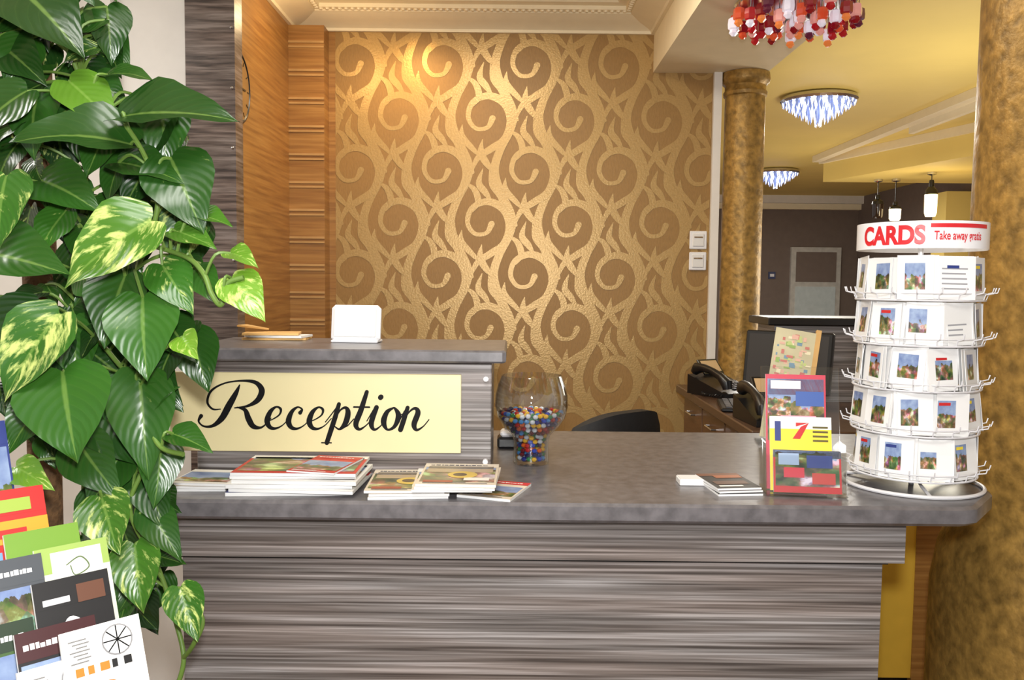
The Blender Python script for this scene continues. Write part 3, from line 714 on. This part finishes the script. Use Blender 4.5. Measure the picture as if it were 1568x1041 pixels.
GL = [M('glass_'+n, c, .08, emis=c, es=e_s, coat=1) for n, c, e_s in (('red', C(160, 24, 34), .4), ('amber', C(200, 112, 56), .6), ('pink', C(205, 140, 132), .5), ('clear', C(215, 208, 220), .5), ('ruby', C(124, 12, 26), .4), ('plum', C(90, 30, 54), .3), ('orange', C(190, 70, 40), .5))]
rr = random.Random(3)
for ri, (r, n) in enumerate(((.205, 19), (.145, 13), (.085, 8), (.0, 1))):
    for i in range(n):
        a = 2*math.pi*(i+.4*ri)/n; zb = -.018-rr.uniform(0, .042)-.006*ri; m = rr.choice(GL)
        p = T(r*math.cos(a), r*math.sin(a), 0)
        b.tube([(0, 0, -.012), (0, 0, zb)], .002, CHROME, 5, Mx @ p)
        b.lathe([(.006, zb+.006), (.018, zb), (.020, zb-.018), (.019, zb-.034), (.015, zb-.038)], m, Mx @ p @ R(rr.uniform(0, 60), 'Z'), 6)
        b.lathe([(.012, zb-.038), (.016, zb-.050), (.006, zb-.060)], rr.choice(GL), Mx @ p, 6)
b.obj('red_glass_chandelier', smooth=False)
BG = M('bottle_dark', C(40, 28, 20), .1); BL = M('bottle_lit', C(255, 235, 190), .3, emis=C(255, 225, 170), es=4)
for i, (x, y, z0, z1, lit) in enumerate(((3.8, 7.8, 2.2, 2.53, 1), (3.55, 8.35, 2.22, 2.45, 0), (3.7, 8.3, 2.2, 2.38, 1))):
    b = MB(); h = z1-z0
    b.lathe([(.04, 0), (.04, -.02), (.01, -.03)], CHROME, T(x, y, 2.599), 16); b.tube([(x, y, 2.57), (x, y, z1)], .004, BLACK)
    b.lathe([(.018, h), (.022, h*.95), (.022, h*.82), (.05, h*.72), (.055, h*.6)], BLACK, T(x, y, z0), 16)
    b.lathe([(.055, h*.6), (.052, h*.1), (.042, 0)], BL if lit else BG, T(x, y, z0), 16)
    b.obj('bottle_pendant_lamp')

# ------------------------------------------------------------------ pothos
PX, PY = -.84, 1.50
b = MB()
def leaf(base, tip, nrm, wid=.9, seed=.5, var=0, tone=.4, droop=.15, fold=.25):
    base = Vector(base); tip = Vector(tip); L = (tip-base).length; y = (tip-base)/L
    n = Vector(nrm); n = (n-y*n.dot(y)).normalized(); x = y.cross(n)
    rows = [(0, .25), (.07, .345), (.16, .405), (.27, .43), (.4, .405), (.53, .335), (.66, .25), (.78, .16), (.88, .085), (.95, .035), (1, .004)]
    cs = [-1, -.8, -.5, -.2, 0, .2, .5, .8, 1]; v = []; uv = []; f = []
    for t, w in rows:
        for s_ in cs:
            yy = t-.26*abs(s_)*(1.2-abs(s_))*(1-t)**2
            zz = fold*w*abs(s_)**1.3*.9-droop*(t-.35)**2*1.3+droop*.16+.022*math.sin(t*13+seed*9+s_)*abs(s_)
            v.append(base+y*yy*L+x*s_*w*wid*L+n*zz*L); uv.append((s_, t))
    m = len(cs)
    for j in range(len(rows)-1):
        for i in range(m-1): a = j*m+i; f.append((a, a+1, a+m+1, a+m))
    b.add(v, f, LEAF, None, (seed, var, tone), uv)
# layout plane of the plant, units of 1.04 mm, origin at (x=0, z=1.55)
K = .00104
def PP(x, y, Y): return Vector(((x-784)*K, Y, 1.55+(435-y)*K))
vines = [
    [(60, 1150, 1.5), (62, 900, 1.47), (75, 700, 1.45), (70, 500, 1.45), (85, 300, 1.45), (95, 150, 1.45), (40, 0, 1.43), (0, -120, 1.43)],
    [(75, 480, 1.45), (160, 440, 1.42), (215, 380, 1.38), (240, 300, 1.36), (200, 210, 1.36), (120, 150, 1.4)],
    [(215, 380, 1.38), (290, 400, 1.34), (330, 425, 1.3), (345, 455, 1.29), (362, 470, 1.28), (370, 440, 1.28), (395, 430, 1.28)],
    [(70, 500, 1.45), (140, 560, 1.42), (200, 620, 1.38), (205, 720, 1.38), (180, 800, 1.38), (215, 900, 1.40), (240, 980, 1.4), (262, 1040, 1.38), (250, 1090, 1.38)],
    [(262, 1040, 1.38), (285, 1010, 1.36), (300, 970, 1.36), (275, 930, 1.36)],
    [(205, 640, 1.38), (240, 690, 1.35), (285, 700, 1.33)],
    [(75, 700, 1.45), (110, 740, 1.4), (150, 780, 1.36)],
]
vp = []
for vn in vines:
    q = catmull([tuple(PP(*p)) for p in vn], 8); vp += [Vector(p) for p in q]
    b.tube(q, .0042, STEM, 7)
L0 = [ # base, tip, Y, width, variegation, tone, nrm
 ((10, -20), (140, 95), 1.36, 1.0, 0, .12, (.1, -.8, .6)), ((-40, 60), (60, 130), 1.40, .9, 0, .15, (0, -.8, .5)), ((60, -60), (-40, 60), 1.42, 1, 0, .2, (.2, -.9, .3)),
 ((95, 130), (185, 205), 1.37, .8, .02, .75, (.2, -.8, .5)), ((195, 190), (378, 192), 1.33, .75, 0, .15, (0, -.72, .75)), ((205, 232), (28, 225), 1.33, .75, 0, .2, (0, -.7, .75)),
 ((150, 118), (238, 128), 1.38, .6, 0, .3, (0, -.6, .8)), ((178, 256), (290, 285), 1.35, .75, 0, .25, (.1, -.7, .7)), ((262, 250), (322, 362), 1.34, 1.0, 0, .22, (.2, -.95, .2)),
 ((246, 348), (128, 442), 1.30, .95, .19, .6, (-.1, -.9, .4)), ((22, 282), (26, 392), 1.32, 1.0, .12, .5, (0, -.95, .3)), ((-20, 395), (138, 425), 1.31, .85, 0, .3, (0, -.75, .65)),
 ((228, 462), (246, 582), 1.31, 1.05, .02, .45, (.1, -.95, .2)), ((112, 488), (42, 612), 1.29, .9, .2, .5, (-.1, -.95, .2)), ((120, 572), (155, 700), 1.28, 1.25, 0, .45, (0, -.9, .4)),
 ((375, 432), (432, 488), 1.27, .9, .18, .9, (.2, -.9, .4)), ((370, 395), (420, 412), 1.28, .7, .12, .8, (.2, -.8, .6)), ((290, 520), (326, 548), 1.30, .9, .12, .95, (0, -.9, .4)),
 ((200, 585), (226, 742), 1.36, .75, .0, .35, (.3, -.9, .1)), ((262, 672), (336, 690), 1.33, .7, 0, .35, (0, -.6, .8)), ((150, 772), (192, 850), 1.33, 1.1, .15, .55, (0, -.9, .4)),
 ((196, 850), (222, 945), 1.34, .9, .13, .55, (.2, -.95, .2)), ((262, 922), (302, 992), 1.35, .85, .16, .5, (.3, -.9, .3)), ((100, 690), (180, 770), 1.36, .9, 0, .3, (0, -.9, .4)),
 ((205, 800), (272, 872), 1.37, .7, 0, .25, (.3, -.8, .4)), ((30, 722), (104, 745), 1.31, .7, .12, .85, (0, -.8, .6)), ((250, 412), (308, 482), 1.33, .9, .12, .5, (.1, -.9, .4)),
 ((60, 285), (165, 330), 1.35, .9, 0, .3, (0, -.8, .6)), ((60, 480), (-20, 565), 1.33, .95, 0, .15, (0, -.95, .2)), ((270, 360), (345, 385), 1.33, .7, .08, .6, (.1, -.7, .6)),
 ((228, 690), (232, 790), 1.37, .8, 0, .3, (.5, -.8, .1)), ((300, 335), (366, 352), 1.34, .6, .04, .6, (.1, -.7, .7)), ((60, 620), (20, 700), 1.34, .9, .0, .35, (0, -.95, .3)), ((150, 200), (130, 280), 1.38, .9, .02, .3, (.1, -.9, .4)),
 ((40, 150), (-30, 230), 1.35, 1, 0, .2, (-.1, -.9, .4)), ((180, 430), (160, 540), 1.36, 1, 0, .3, (0, -.95, .3)), ((300, 420), (345, 470), 1.34, .8, 0, .4, (.1, -.9, .3)), ((170, 640), (262, 600), 1.38, .8, 0, .3, (.2, -.9, .3)),
 ((240, 500), (300, 560), 1.37, .9, 0, .2, (.2, -.9, .3)), ((90, 330), (60, 400), 1.36, .9, .04, .5, (0, -.9, .4)),
 ((165, 700), (120, 800), 1.38, .9, 0, .25, (0, -.9, .3)), ((190, 740), (240, 830), 1.39, .8, 0, .2, (.2, -.9, .3)), ((120, 640), (215, 730), 1.39, .9, 0, .2, (.1, -.9, .4)), ((200, 900), (165, 960), 1.38, .8, 0, .3, (0, -.9, .3)),
 ((215, 880), (275, 880), 1.38, .6, 0, .2, (.1, -.8, .5)), ((180, 560), (262, 640), 1.40, .9, 0, .15, (.1, -.9, .2)),
]
def petiole(p):
    a = min(vp, key=lambda q: (q-p-Vector((0, .03, -.03))).length)
    if (a-p).length < .35:
        m = (a+p)/2+Vector((0, -.01, .015)); b.tube(catmull([tuple(a), tuple(m), tuple(p)], 4), .0026, STEM, 5)
for i, (p, q, Y, w, va, to, nr) in enumerate(L0):
    rr = random.Random(i*7+1)
    P0 = PP(p[0], p[1], Y+.02); P1 = PP(q[0], q[1], Y-.02)
    leaf(P0, P1, nr, w*.97, rr.random(), va, to, rr.uniform(.1, .3), rr.uniform(.15, .35)); petiole(P0)
rr = random.Random(42)
def xmax(y):
    t = [(-100, 110), (60, 130), (110, 200), (200, 250), (300, 290), (450, 270), (600, 235), (700, 215), (800, 205), (1000, 215), (1200, 200)]
    for (a, u), (c, w) in zip(t, t[1:]):
        if a <= y <= c: return u+(w-u)*(y-a)/(c-a)
    return 200
n = 0
while n < 220:
    y = rr.uniform(-90, 1000); x = rr.uniform(-60, xmax(y))
    if y > 700 and x < 60: continue
    Y = rr.uniform(1.40, 1.52); a = rr.uniform(-.5, 3.6); Ln = rr.uniform(60, 120)
    q = (x+math.cos(a)*Ln*.6*(1 if x > 60 else .5), y+abs(math.sin(a))*Ln*.8+15)
    if q[0] > xmax(y)+45: continue
    leaf(PP(x, y, Y), PP(q[0], q[1], Y-rr.uniform(0, .05)), (rr.uniform(-.4, .5), -.8, rr.uniform(0, .7)), rr.uniform(.7, 1), rr.random(), rr.choice([0, 0, 0, .05, .12]), rr.uniform(.02, .4), rr.uniform(.1, .4), .25)
    if n % 2: petiole(PP(x, y, Y))
    n += 1
plant = b.obj('potted_pothos', ang=60)
b = MB(); b.lathe([(.028, .3), (.028, 2.25), (.02, 2.27)], MOSS, T(PX-.01, PY+.03, 0), 14); b.lathe([(.09, 0), (.12, .25), (.135, .26), (.135, .3), (.12, .3), (.11, .27), (.0, .27)], TERRA, T(PX-.01, PY+.03, .001), 32)
po = b.obj('pot_and_moss_pole'); po.parent = plant; po.location = po.location-plant.location

# ------------------------------------------------------------------ brochure rack (front left)
b = MB(); rot = 46
e = Vector((math.cos(math.radians(rot)), math.sin(math.radians(rot)), 0)); nn = Vector((e.y, -e.x, 0))
items = [(-.86, 1.26, 1.325, bl, bl, 1), (-.775, 1.21, 1.235, rd, rd, 1), (-.715, 1.195, 1.182, C(205, 215, 190), gr, 1), (-.675, 1.20, 1.158, C(214, 216, 200), C(150, 176, 90), 1),
         (-.735, 1.13, 1.155, C(70, 75, 82), C(70, 75, 82), 1), (-.645, 1.14, 1.130, bk, bk, 1), (-.715, 1.07, 1.085, C(60, 90, 40), C(30, 50, 30), 1),
         (-.635, 1.08, 1.085, bk, C(60, 20, 25), 1), (-.565, 1.06, 1.095, Wc, Wc, 1), (-.60, 1.025, 1.06, Wc, Wc, 1)]
LG = M('logo_white', C(225, 225, 230)); OR = C(225, 120, 40)
for i, (x, y, zt, bs, bd, _) in enumerate(items):
    x -= .012; H = .21; lean = 68
    m = Matrix.Rotation(math.radians(rot), 4, 'Z') @ R(lean, 'X')
    off = m @ Vector((0, H, 0)); Mx = T(x-off.x, y-off.y, zt-off.z) @ m
    for kk in range(3): b.box((.001*kk, 0, -.004*kk-.003), (.1, H-.002*kk, -.004*kk-.001), PAPER, Mx)
    cover(b, Mx, .1, H, .002, 190+i*3, bs, bd, pic=i in (0, 2, 4, 6, 7), pich=(.2, .8), txt=i in (4, 6, 7))
    if i == 1:
        b.rect(.0, H*.62, .1, H*.78, .0036, FLAT, Mx, C(230, 150, 40)[:3]); b.rect(.02, H*.84, .08, H*.93, .0036, FLAT, Mx, C(150, 175, 70)[:3]); b.rect(.01, H*.66, .07, H*.72, .0038, FLAT, Mx, rd[:3])
        for j in range(6): b.rect(.01+.014*j, H*.5, .02+.014*j, H*.57, .0036, FLAT, Mx, (C(240, 220, 120), C(110, 160, 200))[j % 2][:3])
    if i == 3:
        b.rect(.02, H*.74, .09, H*.96, .0032, FLAT, Mx, C(222, 224, 214)[:3]); ribbon(b, [(.04, H*.86, .0015), (.06, H*.9, .002), (.07, H*.82, .002), (.05, H*.78, .0015), (.045, H*.85, .0015)], M('print_green', C(90, 110, 70)), Mx, z=.0036); b.rect(.02, H*.66, .08, H*.70, .0036, FLAT, Mx, gr[:3])
    if i in (8, 9):
        for j, ww in enumerate((.012, .009, .014, .008, .012)): b.rect(.012+.015*j, H*.72, .012+.015*j+ww*.85, H*.77, .0036, FLAT, Mx, OR[:3] if j < 3 else bk[:3])
        b.lathe([(.020, .0026), (.020, .003)], M('ink_grey%d' % i, C(130, 130, 132)), Mx @ T(.068, H*.88, 0), 20); b.lathe([(.018, .003), (.018, .0034)], PAPER, Mx @ T(.068, H*.88, 0), 20)
        for aa in range(0, 180, 45): b.box((-.018, -.0008, .0034), (.018, .0008, .0037), INK, Mx @ T(.068, H*.88, 0) @ R(aa, 'Z'))
        b.lathe([(.016, .0026), (.012, .0034)], M('ink_orange%d' % i, OR), Mx @ T(.05, H*.58, 0), 16); b.rect(.01, H*.46, .09, H*.5, .0036, FLAT, Mx, bk[:3])
        for j in range(7): b.rect(.008+.004*(j % 3), H*(.93-.022*j), .030+.003*(j % 2), H*(.938-.022*j), .0036, FLAT, Mx, C(120, 120, 120)[:3])
    if i == 5:
        ribbon(b, [(.03, H*.62, .004), (.042, H*.72, .010), (.056, H*.64, .014), (.05, H*.54, .006), (.066, H*.5, .003)], LG, Mx, z=.0034)
        b.rect(.055, H*.82, .092, H*.94, .0036, FLAT, Mx, C(96, 60, 44)[:3]); b.rect(.01, H*.84, .045, H*.88, .0036, FLAT, Mx, C(190, 190, 195)[:3])
    b.box((-.002, -.004, -.014), (.104, .05, -.0125), ACRYL, Mx); b.box((-.002, -.004, .005), (.104, .06, .0065), ACRYL, Mx); b.box((-.002, -.006, -.014), (.104, -.004, .0065), ACRYL, Mx)
rkM = M('rack_metal', C(150, 152, 156), .35, metal=.7)
for s0 in (-.05, .16):
    p = Vector((-.80, 1.22, 0))+e*s0
    b.tube([(p.x+nn.x*.16, p.y+nn.y*.16, .0), (p.x+nn.x*.13, p.y+nn.y*.13, .75), (p.x, p.y, 1.02)], .008, rkM, 8)
p = Vector((-.80, 1.22, 0))+nn*.13
for zz in (.3, .55, .75): b.tube([(p.x-e.x*.05, p.y-e.y*.05, zz), (p.x+e.x*.16, p.y+e.y*.16, zz)], .006, rkM, 6)
b.obj('brochure_rack', smooth=False)

# ------------------------------------------------------------------ lights
def light(name, typ, loc, energy, col, size=.2, rot=(0, 0, 0), **kw):
    l = bpy.data.lights.new(name, typ); l.energy = energy; l.color = col[:3]
    if typ == 'AREA': l.shape = 'DISK'; l.size = size
    elif typ in ('POINT', 'SPOT'): l.shadow_soft_size = size
    for k_, v_ in kw.items(): setattr(l, k_, v_)
    o = bpy.data.objects.new(name, l); o.location = loc; o.rotation_euler = rot; scene.collection.objects.link(o); return o
light('camera_flash', 'AREA', (.02, .02, 1.68), 30, (1, .99, .97), .09, (math.radians(90), 0, 0))
light('ceiling_light_lobby', 'AREA', (-.3, .2, 2.75), 38, (1, .97, .92), .9)
light('fill_light_entrance', 'AREA', (-2.0, 1.8, 2.75), 22, (1, .97, .92), .5)  # unseen fill light added to brighten the white wall on the left
light('ceiling_light_office', 'AREA', (-.1, 2.9, 2.76), 18, (1, .91, .74), .5)
light('wall_spot', 'SPOT', (-.46, 3.72, 2.68), 12, (1, .64, .25), .06, (math.radians(12), 0, 0), spot_size=math.radians(150), spot_blend=.8)
light('office_spot_left', 'POINT', (-.75, 3.45, 2.6), 3.5, (1, .72, .38), .05)
light('hall_light', 'AREA', (2.05, 5.9, 2.66), 58, (1, .95, .85), .5); light('hall_light_far', 'AREA', (2.93, 9.6, 2.66), 40, (1, .95, .85), .5)
light('hall_bounce', 'POINT', (2.6, 4.6, 1.6), 55, (1, .95, .8), .4); light('hall_bounce_far', 'POINT', (3.0, 8.0, 1.5), 24, (1, .95, .85), .4)
light('pendant_glow', 'POINT', (3.8, 7.7, 2.1), 8, (1, .8, .5), .1)
w = bpy.data.worlds.new('world'); scene.world = w; w.use_nodes = True
w.node_tree.nodes['Background'].inputs[0].default_value = (1, .98, .96, 1); w.node_tree.nodes['Background'].inputs[1].default_value = .62

# ------------------------------------------------------------------ camera
cd = bpy.data.cameras.new('camera'); cam = bpy.data.objects.new('camera', cd); scene.collection.objects.link(cam); scene.camera = cam
cd.sensor_width = 36; cd.lens = 29.85; cd.clip_start = .02
cam.matrix_world = T(0, 0, 1.55) @ R(90-3.8, 'X') @ R(.6, 'Z')
